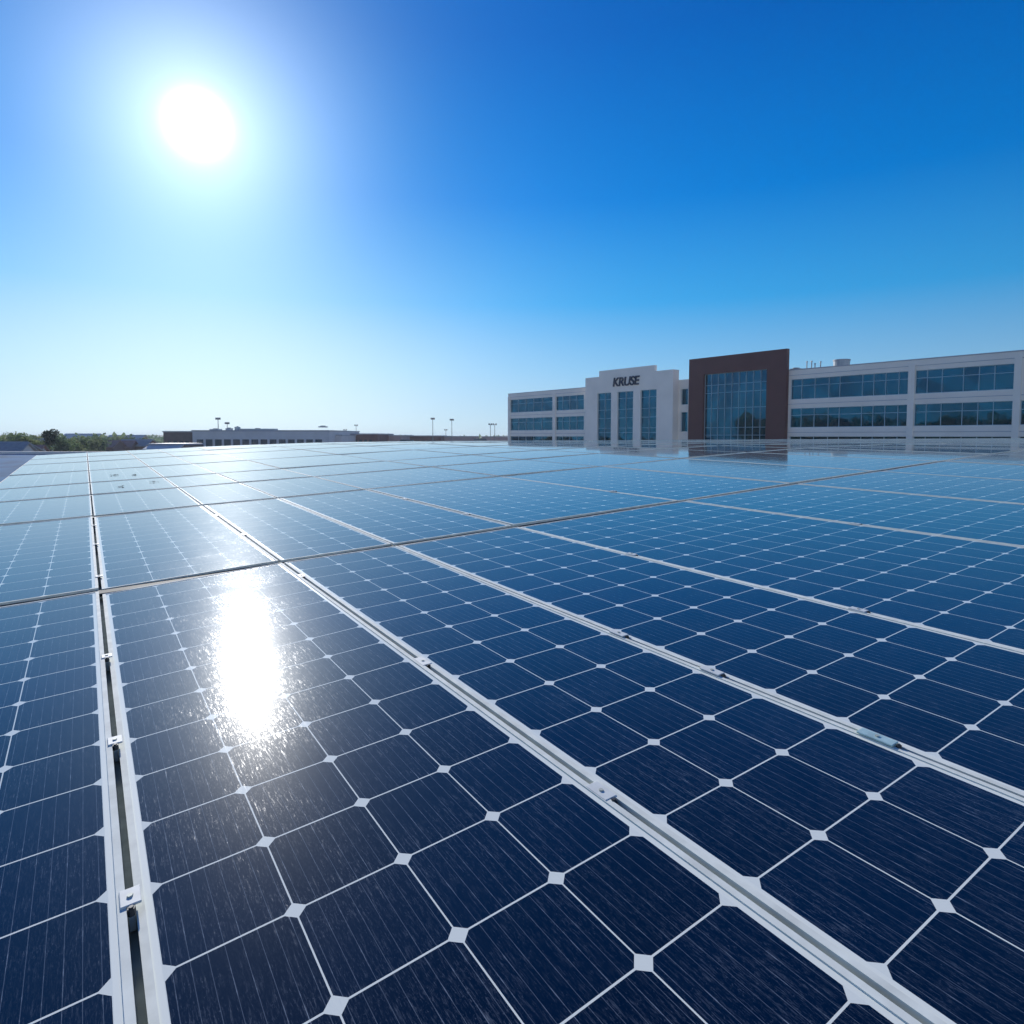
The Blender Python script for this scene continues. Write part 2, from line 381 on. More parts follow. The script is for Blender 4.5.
# dark strips added in the cross seams to stand in for gap shade
M_seam_shade = mat('dark_seam_shade', (0.035, 0.045, 0.05), 0.7, 0, 0.2, 40, spec=0.2)
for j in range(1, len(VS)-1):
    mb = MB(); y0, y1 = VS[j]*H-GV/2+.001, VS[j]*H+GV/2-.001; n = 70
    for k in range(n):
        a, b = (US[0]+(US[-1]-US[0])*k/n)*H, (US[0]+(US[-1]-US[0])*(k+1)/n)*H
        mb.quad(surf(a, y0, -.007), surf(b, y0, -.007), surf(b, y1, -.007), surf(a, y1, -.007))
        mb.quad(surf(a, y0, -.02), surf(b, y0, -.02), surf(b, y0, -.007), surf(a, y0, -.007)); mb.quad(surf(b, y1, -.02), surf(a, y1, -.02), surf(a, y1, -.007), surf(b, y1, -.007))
    tag(mb.build('seam_shade_strip', M_seam_shade), 'added dark strip for shade in the cross seam behind the %s row of panels' % ROWN[j-1], 'seam shade strip', 'dark strips between panel rows')

# clamps in the seams
def clamp(u, v, L, label, side=0.0, bolt=True):
    base = surf(u*H, v*H, 0.0)
    t = empty('panel_clamp', base, 0, label, 'clamp', 'clamps and splice plates in the seams')
    x, y = u*H + side, v*H
    def hx(x0, x1, y0, y1, z0, z1):
        return [surf(a, b, c)-base for c in (z0, z1) for a, b in ((x0, y0), (x1, y0), (x1, y1), (x0, y1))]
    m_ = MB(); m_.hexa(hx(x-0.0125, x+0.0125, y-L/2, y+L/2, 0.0025, 0.0060)); m_.hexa(hx(x-0.0040, x+0.0040, y-L/2, y+L/2, -0.033, 0.0024))
    o = m_.build('top_plate', M_clamp, t)
    bv = o.modifiers.new('bevel', 'BEVEL'); bv.width = 0.0012; bv.segments = 2; bv.limit_method = 'ANGLE'
    m_ = MB(); c = surf(x, y, 0.0058)-base; m_.tube(c, c + AN*0.0022, 0.0042, 0.0038, 6); m_.build('bolt_head', M_rail, t)
    if bolt:
        m_ = MB(); c = surf(x, y-L/2-0.006, 0.0)-base
        m_.tube(c - AN*0.004, c + AN*0.0055, 0.0058, 0.0050, 6); m_.tube(c + AN*0.0055, c + AN*0.0075, 0.0032, 0.0028, 8)
        m_.build('bolt', M_bolt, t)
C = [(0.0, 1.47, .036, 'silver clamp in the leftmost gap, nearest to the camera', 0), (0.0, 2.25, .034, 'small silver clamp in the leftmost gap, second from the camera', 0),
     (0.0, 3.1, .03, 'small clamp in the leftmost gap, third from the camera', 0), (0.0, 4.75, .03, 'clamp just behind the first cross seam in the leftmost gap', 0),
     (0.0, 6.0, .03, 'clamp in the leftmost gap midway along the second row', 0), (0.0, 7.1, .03, 'far clamp in the leftmost gap near the second cross seam', 0),
     (1.036, 2.22, .056, 'silver clamp on the gap right of the sun glare panel', 0.004), (1.036, 1.16, .05, 'flat clamp in the central gap, nearer the bottom of the photo', -0.002),
     (1.036, 3.9, .04, 'clamp in the central gap just before the first cross seam', 0), (1.036, 5.6, .04, 'clamp beyond the first cross seam on the central gap', 0), (1.036, 6.9, .04, 'far clamp on the central gap before the second cross seam', 0),
     (1.867, 0.875, .066, 'long greenish splice plate with dark bolt on the right gap', -0.003), (1.867, 1.47, .056, 'clamp with dark bolt, middle of three on the right gap', -0.001),
     (1.867, 1.97, .056, 'clamp with dark bolt, farthest of three on the right gap', 0.001),
     (2.97, 1.5, .05, 'clamp on the upper right seam, nearer to the camera', 0), (2.97, 3.0, .05, 'clamp on the upper right seam near its far end', 0),
     (2.97, 5.2, .05, 'clamp on the white seam behind the first cross seam', 0), (2.97, 6.6, .05, 'clamp farther along the white seam, second row', 0),
     (5.06, 2.6, .05, 'small clamp on the seam ending at the right edge', 0), (5.06, 5.4, .05, 'small clamp on a seam in front of the office building reflection', 0)]
for u_, v_, L_, lb, sd_ in C: clamp(u_, v_, L_, lb, sd_)
M_green = mat('aged_green_metal', (0.50, 0.66, 0.60), 0.4, 0.3, 0.2, 40)
for o in bpy.data.objects:
    if o.name.startswith('panel_clamp') and 'greenish' in o['label']:
        for c_ in o.children:
            if c_.name.startswith('top_plate'): c_.data.materials[0] = M_green

# dry leaves lying on the far glass
M_dry = mat('dry_leaf', (0.03, 0.027, 0.025), 0.9, 0, 0.3, 50)
for k, (u_, v_, r_, lb) in enumerate([(0.38, 13.3, .055, 'dark dry leaf clump, larger, on the fifth row of panels'), (0.68, 13.0, .03, 'small dark leaf right of the larger leaf clump'),
                             (0.83, 11.3, .04, 'dark leaf clump beside the central seam, fourth row'), (0.385, 10.9, .025, 'tiny leaf lying on pale panel, nearest of the four')]):
    m_ = MB(); base = surf(u_*H, v_*H, 0.001)
    for q in range(14):
        a = random.random()*6.28; rr = r_*random.random()*0.9; x, y = u_*H+math.cos(a)*rr*1.2, v_*H+math.sin(a)*rr; L_ = 0.006+random.random()*0.010
        th = random.random()*3.14; dx, dy = math.cos(th)*L_, math.sin(th)*L_
        z0, z1 = 0.003+random.random()*0.004, 0.005+random.random()*0.008
        m_.quad(surf(x-dx, y-dy, z0)-base, surf(x+dy*.5, y-dx*.5, z1)-base, surf(x+dx, y+dy, z0)-base, surf(x-dy*.5, y+dx*.5, z1)-base)
    o = m_.build('dry_leaf', M_dry); o.location = base; tag(o, lb, 'leaf', 'leaves lying on the panels')

# ------------------------------------------------------------------ ground
def ground_mat():
    m = bpy.data.materials.new('suburban_ground'); m.use_nodes = True; nt = m.node_tree; p = nt.nodes['Principled BSDF']
    t = N(nt, 'ShaderNodeTexCoord'); n = N(nt, 'ShaderNodeTexNoise'); n.inputs['Scale'].default_value = 0.012; n.inputs['Detail'].default_value = 9
    nt.links.new(t.outputs['Object'], n.inputs['Vector']); r = N(nt, 'ShaderNodeValToRGB')
    r.color_ramp.elements[0].position = 0.38; r.color_ramp.elements[0].color = (0.055, 0.07, 0.035, 1)
    r.color_ramp.elements[1].position = 0.62; r.color_ramp.elements[1].color = (0.30, 0.27, 0.23, 1)
    nt.links.new(n.outputs['Fac'], r.inputs[0]); nt.links.new(r.outputs[0], p.inputs['Base Color']); p.inputs['Roughness'].default_value = 0.95
    return m
mb = MB(); mb.quad((-2900, -1500, 0), (2900, -1500, 0), (2900, 2900, 0), (-2900, 2900, 0))
tag(mb.build('ground', ground_mat()), kind='structure')
M_asph = mat('weathered_concrete', (0.27, 0.26, 0.25), 0.9, 0, 0.2, 0.5)
mb = MB(); mb.quad((-70, 60, .004), (60, 60, .004), (60, 330, .004), (-70, 330, .004))
tag(mb.build('parking_lot', M_asph), kind='structure')
# low hills on the skyline
mb = MB(); n = 90
hh = [(6.5 + 5*noise.noise((i*0.13, 1.7, 0)) + 2.5*noise.noise((i*0.7, 4, 0))) for i in range(n+1)]
for i in range(n):
    a0, a1 = R(-60+120*i/n), R(-60+120*(i+1)/n)
    for (r0, r1, k0, k1) in ((1500, 1750, 0, 1), (1750, 2100, 1, 0)):
        mb.quad((math.sin(a0)*r0, math.cos(a0)*r0, hh[i]*1.6*k0-.1), (math.sin(a1)*r0, math.cos(a1)*r0, hh[i+1]*1.6*k0-.1), (math.sin(a1)*r1, math.cos(a1)*r1, hh[i+1]*1.6*k1-.1), (math.sin(a0)*r1, math.cos(a0)*r1, hh[i]*1.6*k1-.1))
tag(mb.build('hills', mat('distant_scrub', (0.05, 0.065, 0.05), 0.95, 0, 0.35, 0.02)), kind='structure')

# ------------------------------------------------------------------ office building
FD = Vector((-0.621, 0.784, 0)); FN = Vector((-0.784, -0.621, 0)); FP = Vector((54.65, 69.2, 0))
def F(s, off, z): return FP + FD*s + FN*off + Vector((0, 0, z))
ob = empty('office_building', FP, 0, 'long pale three-storey office building with blue glass and dark brown frame', 'building')
class FMB(MB):
    def fq(s, pts, m=0): s.quad(*[F(*p)-FP for p in pts], m)
    def fbox(s, s0, s1, o0, o1, z0, z1, m=0):
        s.hexa([F(a, o, z)-FP for z in (z0, z1) for a, o in ((s0, o0), (s0, o1), (s1, o1), (s1, o0))], m)
def wall(fm, s0, s1, z0, z1, holes, off, rev=0.3, m=0):
    ss = sorted({s0, s1, *[h[0] for h in holes], *[h[1] for h in holes]}); zs = sorted({z0, z1, *[h[2] for h in holes], *[h[3] for h in holes]})
    for i in range(len(ss)-1):
        for j in range(len(zs)-1):
            a, b, c, d = ss[i], ss[i+1], zs[j], zs[j+1]; cs, cz = (a+b)/2, (c+d)/2
            if any(h[0] < cs < h[1] and h[2] < cz < h[3] for h in holes): continue
            fm.fq([(b, off, c), (a, off, c), (a, off, d), (b, off, d)], m)
    for (a, b, c, d) in holes:
        i_ = off-rev
        fm.fq([(a, off, c), (b, off, c), (b, i_, c), (a, i_, c)], m); fm.fq([(a, i_, d), (b, i_, d), (b, off, d), (a, off, d)], m)
        fm.fq([(a, off, c), (a, i_, c), (a, i_, d), (a, off, d)], m); fm.fq([(b, i_, c), (b, off, c), (b, off, d), (b, i_, d)], m)
def window(h, off, rev, vs, zs, label=None, t=0.055, cap=None):
    a, b, c, d = h; i_ = off-rev+0.03
    fm = FMB(); fm.fq([(b, i_, c), (a, i_, c), (a, i_, d), (b, i_, d)])
    wo = fm.build('window', M_win, ob)
    if label: wo['label'] = label
    fm = FMB()
    for x in [a+t/2, *vs, b-t/2]: fm.fbox(x-t/2, x+t/2, i_+0.005, i_+0.09, c, d)
    for z in [c+t/2, *zs, d-t/2]: fm.fbox(a+t, b-t, i_+0.007, i_+0.082, z-t/2, z+t/2)
    fm.build('mullions', M_mull, wo)
R1, R2, R3 = (11.1, 13.9), (7.2, 9.85), (2.9, 5.95)
colsA = (-0.06, 9.54, [1.71, 3.15, 4.65, 6.77, 8.31]); colsB = (10.29, 25.1, [11.39, 12.88, 14.28, 15.65, 18.47, 19.9, 21.79, 23.6])
colsL = [(65.9, 73.85, [68, 70, 72]), (74.72, 88.63, [78.28, 81, 83.47, 86])]
colsE = [(-14.0, -0.75, [-3, -5.2, -7.4, -9.6, -11.8])]
holes = []; todo = []
for cx in [colsA, colsB]+colsL+colsE:
    for rz, hz in ((R1, 12.95), (R2, 8.9), (R3, 5.0)):
        if cx is colsE[0] and rz is R1: continue
        h = (cx[0], cx[1], *rz); holes.append(h); todo.append((h, cx[2], [hz]))
nar = [(42.25, 43.55, 11.1, 13.65), (42.25, 43.55, 6.7, 9.9)]
for h in nar: holes.append(h); todo.append((h, [], []))
fm = FMB(); wall(fm, -16.0, 89.34, 0, 15.15, holes, 0.0)
fm.fq([(89.34, 0, 0), (89.34, 0, 15.15), (89.34, -32, 15.15), (89.34, -32, 0)]); fm.fq([(-16, 0, 0), (-16, -32, 0), (-16, -32, 15.15), (-16, 0, 15.15)])
fm.fq([(-16, -32, 0), (89.34, -32, 0), (89.34, -32, 15.15), (-16, -32, 15.15)])
# inner faces of the parapet
fm.fq([(-16, -.35, 14.5), (89.34, -.35, 14.5), (89.34, -.35, 15.15), (-16, -.35, 15.15)])
fm.build('wall', M_white, ob)
fm = FMB(); fm.fq([(-16, -.35, 14.5), (-16, -32, 14.5), (89.34, -32, 14.5), (89.34, -.35, 14.5)]); fm.build('roof', M_membrane, ob)
for a_, b_ in ((-16, 25.4), (64.05, 89.4)):
    fm = FMB(); fm.fbox(a_, b_, -.37, .04, 15.153, 15.28); fm.build('parapet_cap', M_cap, ob)
for h, vs, zs in todo: window(h, 0.0, 0.3, vs, zs)
for a_, b_ in ((-0.75, -0.06), (9.54, 10.29), (73.85, 74.72), (88.65, 89.34)):
    fm = FMB(); fm.fbox(a_+.02, b_-.02, 0.002, .14, 0, 14.6); fm.build('pilaster', M_white, ob)
for z_ in (10.45, 14.45, 6.5):
    for a_, b_ in ((-16, -.75), (-.06, 9.54), (10.29, 25.38), (64.05, 73.85), (74.72, 88.65)):
        fm = FMB(); fm.fbox(a_, b_, 0.002, .03, z_-.03, z_+.03); fm.build('joint_strip', M_cap, ob)
# pale stepped entrance block
PS = [(57.55, 60.93), (52.43, 56.05), (47.39, 50.81)]
ph = [(a, b, 0.6, 13.8) for a, b in PS]
fm = FMB(); wall(fm, 44.06, 64.03, 0, 16.78, ph, 1.5, 0.35)
fm.fbox(47.87, 60.53, 0.9, 1.5, 16.78, 17.8)
fm.fq([(44.06, 1.5, 0), (44.06, 0, 0), (44.06, 0, 16.78), (44.06, 1.5, 16.78)]); fm.fq([(64.03, 0, 0), (64.03, 1.5, 0), (64.03, 1.5, 16.78), (64.03, 0, 16.78)])
fm.fq([(44.06, 1.5, 16.775), (44.06, 0, 16.775), (64.03, 0, 16.775), (64.03, 1.5, 16.775)])
fm.build('entrance_block', M_white, ob)
for h in ph: window(h, 1.5, 0.35, [(h[0]+h[1])/2], [2.6, 4.6, 6.6, 7.4, 9.2, 10.7, 12.6])
fm = FMB(); fm.fq([(44.06, 0.003, 15.3), (64.03, 0.003, 15.3), (64.03, 0.003, 16.77), (44.06, 0.003, 16.77)]); fm.build('entrance_back', M_white, ob)
# brown frame block
bh = (28.33, 38.94, 0.3, 15.6)
fm = FMB(); wall(fm, 25.40, 41.61, 0, 18.18, [bh], 0.7, 0.62)
fm.fq([(25.4, .7, 0), (25.4, .0, 0), (25.4, .0, 18.18), (25.4, .7, 18.18)]); fm.fq([(41.61, .0, 0), (41.61, .7, 0), (41.61, .7, 18.18), (41.61, .0, 18.18)])
fm.fq([(25.4, .7, 18.18), (25.4, .0, 18.18), (41.61, .0, 18.18), (41.61, .7, 18.18)]); fm.fq([(25.4, .0, 15.3), (41.61, .0, 15.3), (41.61, .0, 18.18), (25.4, .0, 18.18)])
fm.build('brown_frame', M_brown, ob)
window(bh, 0.7, 0.62, [28.33+10.61*k/9 for k in range(1, 9)], [2.5, 4.4, 6.14, 7.3, 10.26, 12.64, 13.87], 'tall blue glass wall inside the brown frame')
# letters
tx = bpy.data.curves.new('sign_lettering', 'FONT'); tx.body = 'KRUSE'; tx.size = 2.15; tx.extrude = 0.09; tx.align_x = 'CENTER'; tx.align_y = 'CENTER'; tx.offset = 0.035; tx.shear = 0.15; tx.space_character = 0.93
to = bpy.data.objects.new('tmp', tx); col.objects.link(to)
bpy.context.view_layer.update()
dg = bpy.context.evaluated_depsgraph_get(); me = bpy.data.meshes.new_from_object(to.evaluated_get(dg)); bpy.data.objects.remove(to)
so_ = bpy.data.objects.new('sign_lettering', me); col.objects.link(so_); me.materials.clear(); me.materials.append(M_sign); so_.parent = ob
xa, za = -FD, Vector((0, 0, 1)); ya = FN
so_.matrix_local = Matrix.Translation(F(54.15, 1.60, 15.45)-FP) @ Matrix(((xa.x, za.x, ya.x, 0), (xa.y, za.y, ya.y, 0), (xa.z, za.z, ya.z, 0), (0, 0, 0, 1)))

# rooftop equipment
def roof_thing(name, s, off, label, cat):
    return empty(name, F(s, off, 14.5), math.atan2(FD.y, FD.x), label, cat)
t = roof_thing('cooling_tower', 21.4, -7, 'pale round cooling unit, largest on the office roof right of the brown frame', 'rooftop unit')
mb = MB(); mb.tube((0, 0, 0.5), (0, 0, 2.15), 1.0, 1.08, 20); mb.build('casing', M_grey, t)
mb = MB(); mb.tube((0, 0, 2.15), (0, 0, 2.32), 1.13, 1.13, 20); mb.build('rim', M_cap, t)
mb = MB(); [mb.box(x-.06, x+.06, y-.06, y+.06, 0, .55) for x in (-.7, .7) for y in (-.7, .7)]; mb.build('stand', M_grey, t)
t = roof_thing('rooftop_vents', 25.0, -6, 'cluster of thin vent pipes beside a low box on the office roof', 'vent pipes')
mb = MB(); mb.box(-1.4, .5, -.6, .6, 0, 1.25); mb.build('box', M_grey, t)
for x, hh_ in ((-1.1, 2.1), (0.2, 2.3), (.9, 2.3), (-.3, 1.9)):
    mb = MB(); mb.tube((x, 0, 0), (x, 0, hh_), .08, .08, 8); mb.tube((x, 0, hh_), (x, 0, hh_+.15), .16, .12, 8); mb.build('pipe', M_grey, t)
t = roof_thing('air_handler', 27.5, -6, 'low air handler on the office roof next to the brown frame', 'rooftop unit')
mb = MB(); mb.box(-.7, .7, -.6, .6, 0.2, 1.5); mb.build('casing', M_grey, t); mb = MB(); mb.tube((0, 0, 1.5), (0, 0, 1.62), .5, .5, 14); mb.build('fan', M_pole, t)

# ------------------------------------------------------------------ neighbouring low roofs, left
M_blueroof = mat('blue_grey_roof', (0.035, 0.15, 0.29), 0.9, 0.0, 0.3, 0.6, spec=0.1)
t = empty('lower_building', (-32, 27, 0), 0, 'low building with blue-grey sloping roof at the left edge', 'building')
mb = MB(); mb.box(-9, 11.6, 0, 17, 0, 3.2); mb.build('wall', M_white, t)
mb = MB(); mb.quad((-9.3, -.3, 3.25), (12, -.3, 3.25), (12, 15.7, 4.78), (-9.3, 15.7, 4.78)); mb.quad((12, -.3, 3.25), (12, 17.3, 3.25), (12, 15.7, 4.78), (12, 15.7, 4.78)); mb.build('roof', M_blueroof, t)
mb = MB(); mb.box(-9.3, 12, 15.7, 16.1, 4.0, 4.95); mb.build('parapet', M_white, t)
mb = MB(); mb.box(5.2, 6.3, 3.2, 4.3, 3.5, 4.25); mb.tube((5.75, 3.75, 4.25), (5.75, 3.75, 4.6), .3, .3, 10); mb.build('roof_vent', M_grey, t)

# ------------------------------------------------------------------ trees
def crown_mesh(name, seed, r, h, z0, n, leaf, mat_, lobes=9, dense=0.65):
    rnd = random.Random(seed); mb = MB()
    L = [(rnd.uniform(-.55, .55)*r, rnd.uniform(-.55, .55)*r, z0+h*rnd.uniform(.25, .85), r*rnd.uniform(.32, .6)) for _ in range(lobes)]
    for k in range(n):
        cx, cy, cz, rr = rnd.choice(L)
        d = Vector((rnd.gauss(0, 1), rnd.gauss(0, 1), rnd.gauss(0, .8))).normalized()*rr*(rnd.random()**0.4)
        p = Vector((cx, cy, cz))+d
        a = Vector((rnd.gauss(0, 1), rnd.gauss(0, 1), rnd.gauss(0, 1))).normalized(); b = a.orthogonal().normalized(); s = leaf*rnd.uniform(.5, 1.3)
        mb.quad(p-a*s, p+b*s*.7, p+a*s, p-b*s*.7)
    me_o = mb.build(name, mat_); me = me_o.data; bpy.data.objects.remove(me_o); return me
def trunk_mesh(name, h, r):
    mb = MB(); mb.tube((0, 0, 0), (0, 0, h*.5), r, r*.7, 8)
    for k in range(5):
        a = k*1.3; mb.tube((0, 0, h*(.38+.03*k)), (math.cos(a)*h*.2, math.sin(a)*h*.2, h*.78), r*.5, r*.12, 6)
    o = mb.build(name, M_bark); me = o.data; bpy.data.objects.remove(o); return me
CR = [crown_mesh('crown_%d' % k, 10+k, 4.2, 7.0, 2.2, 1500, .34, M_leaf[k % 2]) for k in range(4)]
CT = crown_mesh('crown_tall', 50, 2.3, 5.5, 6.2, 1500, .26, M_leaf[2], 7)
TR = trunk_mesh('trunk', 7.5, .28)
def tree(x, y, sc, k, label, group='trees beyond the roofs', crown=None, name='broadleaf_tree', zs=1.0):
    t = empty(name, (x, y, 0), random.random()*6.28, label, 'tree', group); t.scale = (sc, sc, sc*zs)
    for nm, me in (('trunk', TR), ('crown', crown or CR[k])):
        o = bpy.data.objects.new(nm, me); col.objects.link(o); o.parent = t
def gx(px, y): return (px-512)/630*y
tspec = [(3, 118, .95), (17, 112, 1.0), (29, 108, .96), (-8, 100, 1.0), (41, 125, .92), (60, 120, .93), (69, 128, .9), (79, 140, .93), (90, 150, .9), (99, 160, .92), (36, 150, 1.0), (110, 190, .9), (122, 200, .95), (133, 205, .88), (144, 210, .9), (22, 150, 1.02), (52, 160, .98), (8, 170, 1.05)]
tl = {0: 'green tree beyond the blue-grey roof, nearly at the left photo edge', 1: 'large olive tree beyond the blue-grey roof at far left', 2: 'olive tree right of the large olive tree at far left', 3: 'tree cut by the left edge of the photo'}
for i, (px, y, s) in enumerate(tspec):
    tree(gx(px, y), y, s*.70, i % 4, tl.get(i, 'round tree in the left tree belt, about %s from the left, beyond the panels' % ordn(i+1)))
tree(gx(49, 104), 104, .60, 0, 'tall dark tree standing above the others at left', crown=CT, name='tall_tree', zs=1.08)
# trees left of the frame, which the office glass mirrors
for i in range(22):
    tree(-(14+i*3)*0.95-24-14*random.random(), 14+i*3, 1.15+.3*random.random(), i % 4, 'tree left of the photo, mirrored in the office glass', 'mirrored trees outside the view')
# far woodland (stuff)
mb = MB(); rnd = random.Random(3)
for k in range(34000):
    a = R(rnd.uniform(-50, 5)); r = rnd.uniform(230, 900); hgt = 3.2+3.6*abs(noise.noise((math.sin(a)*r*.03, math.cos(a)*r*.03, 0)))*1.5
    if a > R(-31): hgt = min(hgt, 5.2) if r < 400 else hgt
    x, y = math.sin(a)*r, math.cos(a)*r
    if a > R(-31) and r < 360: continue
    z = rnd.random()*hgt; q = Vector((x, y, z)); s = (.5+.7*rnd.random())*(1+r/500)*.7
    aa = Vector((rnd.gauss(0, 1), rnd.gauss(0, 1), rnd.gauss(0, 1))).normalized(); b = aa.orthogonal().normalized()
    mb.quad(q-aa*s, q+b*s*.7, q+aa*s, q-b*s*.7)
o = mb.build('distant_woodland', M_leaf[1]); tag(o, 'hazy belt of distant woodland along the horizon', 'woodland', kind='stuff')

# ------------------------------------------------------------------ small houses among the trees
M_hw = [mat('house_white', (.6, .6, .6), .8), mat('house_tan', (.34, .27, .23), .8), mat('house_brick', (.22, .12, .10), .8)]
M_roofs = [mat('roof_grey', (.32, .32, .32), .8, 0, .15, 2), mat('roof_red', (.32, .17, .14), .8, 0, .15, 2), mat('roof_pale', (.45, .45, .46), .7)]
def house(px, y, wd, dp, h, rot, cw, cr, label):
    t = empty('house', (gx(px, y), y, 0), rot, label, 'house', 'small houses among the trees')
    mb = MB(); mb.box(-wd/2, wd/2, -dp/2, dp/2, 0, h)
    rh = dp*.28
    mb.tri((-wd/2, -dp/2, h), (-wd/2, 0, h+rh), (-wd/2, dp/2, h)); mb.tri((wd/2, -dp/2, h), (wd/2, dp/2, h), (wd/2, 0, h+rh)); mb.build('wall', M_hw[cw], t)
    mb = MB(); e = .4
    for s in (-1, 1):
        mb.hexa([(-wd/2-e, s*(dp/2+e), h-.16), (wd/2+e, s*(dp/2+e), h-.16), (wd/2+e, 0, h+rh+.02), (-wd/2-e, 0, h+rh+.02), (-wd/2-e, s*(dp/2+e), h), (wd/2+e, s*(dp/2+e), h), (wd/2+e, 0, h+rh+.2), (-wd/2-e, 0, h+rh+.2)])
    mb.build('roof', M_roofs[cr], t)
    for k in range(3):
        mb = MB(); x = -wd*.35+wd*.35*k; mb.box(x-.5, x+.5, -dp/2-.03, -dp/2+.02, 1.0, 2.2); mb.build('window', M_glassdark, t)
house(4, 92, 6, 6, 3.2, .2, 0, 0, 'white house with grey roof at the far left edge')
house(13, 95, 5, 6, 3.3, -.2, 1, 0, 'tan house right of the white one at far left')
house(26, 100, 4.5, 5, 3.0, .3, 0, 1, 'small white house with reddish roof behind the blue-grey roof')
house(36, 140, 9, 6, 3.6, 0, 0, 2, 'pale-roofed white house left of the tall dark tree')
house(68, 150, 4, 4, 2.6, .1, 0, 2, 'tiny pale shed just right of the tall dark tree')
house(84, 330, 18, 9, 4.6, 0, 0, 2, 'distant long white house among the left trees')
house(103, 170, 9, 6, 3.0, 0, 2, 1, 'brick house with red roof beyond the left array corner')
house(128, 260, 14, 8, 4.0, 0, 1, 2, 'tan house with pale roof in the distant trees')
house(119, 175, 8, 6, 2.9, .2, 2, 1, 'second brick house, right of the other brick house')
house(138, 180, 9, 6, 3.2, -.1, 2, 0, 'dark brick house with grey roof left of the white awning')

# ------------------------------------------------------------------ low commercial buildings
def commercial(name, px0, px1, y, ztop, dp, m, label, band=None, cap=M_cap, zb=0, n=0, mband=None):
    x0, x1 = gx(px0, y), gx(px1, y)
    t = empty(name, ((x0+x1)/2, y, 0), 0, label, 'building'); wd = (x1-x0)/2
    mb = MB(); mb.box(-wd, wd, 0, dp, zb, ztop); mb.build('wall', m, t)
    mb = MB(); mb.box(-wd-.15, wd+.15, -.15, dp+.15, ztop+.003, ztop+.3); mb.build('roof_edge', cap, t)
    if band:
        for k in range(n):
            a = -wd+1.0+(2*wd-2.0)*k/n; b = a+(2*wd-2.0)/n-.6
            mb = MB(); mb.box(a, b, -.06, .05, band[0], band[1]); mb.build('window', mband or M_glassdark, t)
    return t
M_lilac = mat('lilac_grey_panel', (.62, .60, .60), .7, 0, .08, .4); M_darkb = mat('dark_brown_wall', (.17, .12, .11), .8, 0, .2, .6)
M_pink = mat('pinkish_wall', (.42, .30, .29), .8, 0, .1, .4); M_red = mat('reddish_brick', (.20, .10, .085), .85, 0, .2, .5)
commercial('warehouse', 193, 329, 150, 7.1, 30, M_lilac, 'long low grey building with a dark glazed band, left of centre', (3.3, 5.2), n=14)
commercial('warehouse_wing', 164, 196, 152, 6.9, 18, M_darkb, 'dark brown low wing left of the long grey building', (3.6, 4.8), n=4)
commercial('link_building', 329, 342, 156, 6.0, 20, M_lilac, 'lower link right of the long grey building', (3, 5), n=2)
commercial('red_building', 341, 378, 170, 6.4, 22, M_red, 'low reddish building right of the long grey building', (3.4, 5.0), n=6)
commercial('pale_shed', 378, 402, 185, 6.0, 20, M_pink, 'low pale pink shed beside the reddish building', (3.4, 4.5), n=4)
commercial('pink_store', 402, 441, 200, 5.9, 18, M_red, 'brownish-pink low store in the middle distance behind lamp post', (3.2, 4.6), n=6)
commercial('long_pink_store', 441, 476, 210, 5.7, 18, M_pink, 'long low pink store between the two lamp posts and the dark van', (2.8, 4.3), n=7)
commercial('end_store', 482, 512, 205, 5.6, 18, M_pink, 'low pink store meeting the left end of the office', (2.8, 4.2), n=5)
t = commercial('awning_hall', 149, 184, 128, 4.2, 8, M_darkb, 'low hall with a bright white awning roof, far left', (1.2, 2.8), n=6)
mb = MB(); wd_ = (gx(184, 128)-gx(149, 128))/2; mb.hexa([(-wd_, -2.2, 3.3), (wd_, -2.2, 3.3), (wd_, 0, 4.0), (-wd_, 0, 4.0), (-wd_, -2.2, 3.42), (wd_, -2.2, 3.42), (wd_, 0, 4.15), (-wd_, 0, 4.15)]); mb.build('awning', M_hw[0], t)
# equipment on the long grey building
def rbox(px0, px1, y, z, h, label):
    x0, x1 = gx(px0, y), gx(px1, y); t = empty('rooftop_unit', ((x0+x1)/2, y, z), 0, label, 'rooftop unit', 'units on the grey building roof'); wd = (x1-x0)/2
    mb = MB(); mb.box(-wd, wd, -1, 1, 0, h); mb.build('casing', M_grey, t); mb = MB(); mb.tube((0, 0, h), (0, 0, h+.15), min(wd, .8)*.8, min(wd, .8)*.8, 10); mb.build('fan', M_pole, t)
rbox(212, 221, 158, 7.4, .35, 'flat dark unit left on the long grey roof'); rbox(240, 277, 160, 7.4, .45, 'long flat raised roof part on the grey building')
rbox(320, 327, 156, 8.1, .3, 'small raised unit at the right end of the grey roof'); rbox(228, 232, 158, 7.4, .55, 'small unit below the second lamp post on the grey roof'); rbox(237, 239.5, 158, 7.4, .9, 'small upright unit left of the long raised roof part')

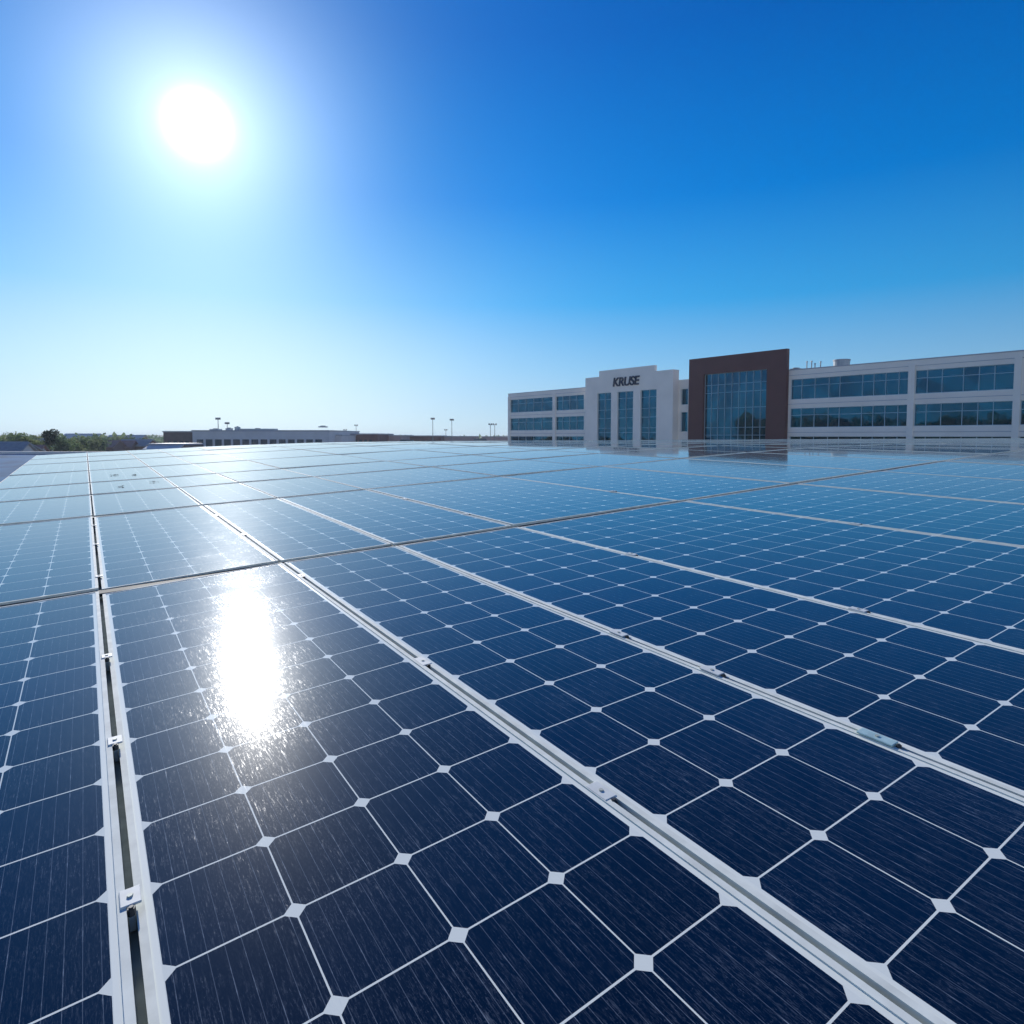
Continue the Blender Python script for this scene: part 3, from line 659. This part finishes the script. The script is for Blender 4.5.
# ------------------------------------------------------------------ lamp posts
def lamp(px, y, top, kind, label):
    t = empty('lamp_post', (gx(px, y), y, 0), random.random(), label, 'lamp post', 'tall lot lamp posts on the skyline')
    mb = MB(); mb.tube((0, 0, 0), (0, 0, top), .12, .08, 8); mb.build('pole', M_pole, t)
    for a in ((0, math.pi) if kind == 1 else (0, 1.57, 3.14, 4.71)):
        mb = MB(); c, s = math.cos(a), math.sin(a); mb.tube((0, 0, top-.05), (c*.35, s*.35, top+.05), .06, .06, 6); mb.build('arm', M_pole, t)
        mb = MB(); mb.box(c*.42-.2, c*.42+.2, s*.42-.2, s*.42+.2, top-.2, top+.35); mb.build('lamp_head', M_pole, t)
for px, yt, y, k, lb in [(219, 419, 165, 2, 'taller lamp post above the long grey building'), (228, 423.5, 180, 2, 'shorter lamp post right of the taller one above grey building'),
                       (433, 419, 190, 2, 'tall lamp post left of centre, left one of the pair'), (452, 420, 195, 2, 'tall lamp post with small head, right one of the pair'),
                       (490.5, 424.5, 200, 1, 'short lamp post near the office, left of two'), (494.8, 424.5, 205, 1, 'short lamp post nearest the left end of the office'),
                       (446, 430, 260, 1, 'distant short lamp post between the taller pair'), (356.5, 425.5, 240, 1, 'thin post above the reddish building'), (345.5, 430, 240, 1, 'short thin post at the left end of the reddish building')]:
    lamp(px, y, EYE+(436-yt)/630*y, k, lb)

# ------------------------------------------------------------------ vehicles
t = empty('parking_deck', (gx(450, 175), 175, 0), 0, 'low concrete parking deck carrying the dark vehicles, left of the office', 'parking deck')
mb = MB(); mb.box(-20, 24, -17, 8, 2.6, 2.895); mb.build('deck_slab', M_cap, t)
for k in range(7):
    mb = MB(); mb.box(-19+k*7-.3, -19+k*7+.3, -16, -15.4, 0, 2.6); mb.build('column', M_cap, t)
def car(px, y, c, label, van=False, rot=0.0, z=0.0):
    t = empty('parked_van' if van else 'parked_car', (gx(px, y), y, z), rot, label, 'van' if van else 'car', 'vehicles parked in the lots')
    m = mat('paint', c, .3, 0, 0, coat=1.0); L, W_ = (2.5, .95) if van else (2.2, .88)
    mb = MB()
    pr = [(-L, .35), (L, .35), (L, .95), (L*.55, 1.05), (L*.3, 2.05 if van else 1.45), (-L*.95 if van else -L*.55, 2.1 if van else 1.48), (-L, .98)]
    n = len(pr); b = len(mb.v)
    for s in (-1, 1): mb.v += [(x, s*W_*(1 if zz < 1.1 else .86), zz) for x, zz in pr]
    for k in range(n): mb.f.append((b+k, b+(k+1) % n, b+n+(k+1) % n, b+n+k)); mb.m.append(0)
    mb.f.append(tuple(range(b, b+n))); mb.m.append(0); mb.f.append(tuple(range(b+2*n-1, b+n-1, -1))); mb.m.append(0)
    o = mb.build('body', m, t); bv = o.modifiers.new('b', 'BEVEL'); bv.width = .06; bv.segments = 2
    for s in (-1, 1):
        mb = MB(); zt = 1.8 if van else 1.38; mb.quad((-L*.5, s*(W_*.97), 1.08), (L*.42, s*(W_*.97), 1.08), (L*.26, s*W_*.885, zt), (-L*.45, s*W_*.885, zt)); mb.build('side_window', M_glassdark, t)
        for x in (-L*.62, L*.62):
            mb = MB(); mb.tube((x, s*(W_-.18), .33), (x, s*(W_+.02), .33), .33, .33, 14); mb.build('wheel', M_tyre, t)
for px, y, c, lb, v, zz in [(410, 165, (.03, .03, .04), 'dark van parked before the brownish-pink store', True, 2.9), (417, 168, (.05, .05, .06), 'dark car right of the dark van', False, 2.9),
                       (447, 170, (.3, .3, .32), 'grey car under the tall lamp post pair', False, 2.9), (483, 168, (.03, .03, .05), 'tall dark van in front of the pink stores', True, 3.2), (504, 165, (.02, .02, .03), 'dark car nearest the left end of the office', False, 3.0)]:
    car(px, y, c, lb, v, 0, zz)

# ------------------------------------------------------------------ haze
hz = bpy.data.materials.new('air_haze'); hz.use_nodes = True; nt = hz.node_tree; nt.nodes.clear()
o_ = N(nt, 'ShaderNodeOutputMaterial'); pv = N(nt, 'ShaderNodeVolumePrincipled'); nt.links.new(pv.outputs[0], o_.inputs['Volume'])
pv.inputs['Color'].default_value = (0.80, 0.90, 0.98, 1); pv.inputs['Density'].default_value = 0.0003; pv.inputs['Anisotropy'].default_value = 0.2
mb = MB(); mb.box(-3000, 3000, -1600, 3000, -1, 18.8)
tag(mb.build('haze', hz), 'thin pale haze in the air over the suburb', 'haze', kind='stuff')
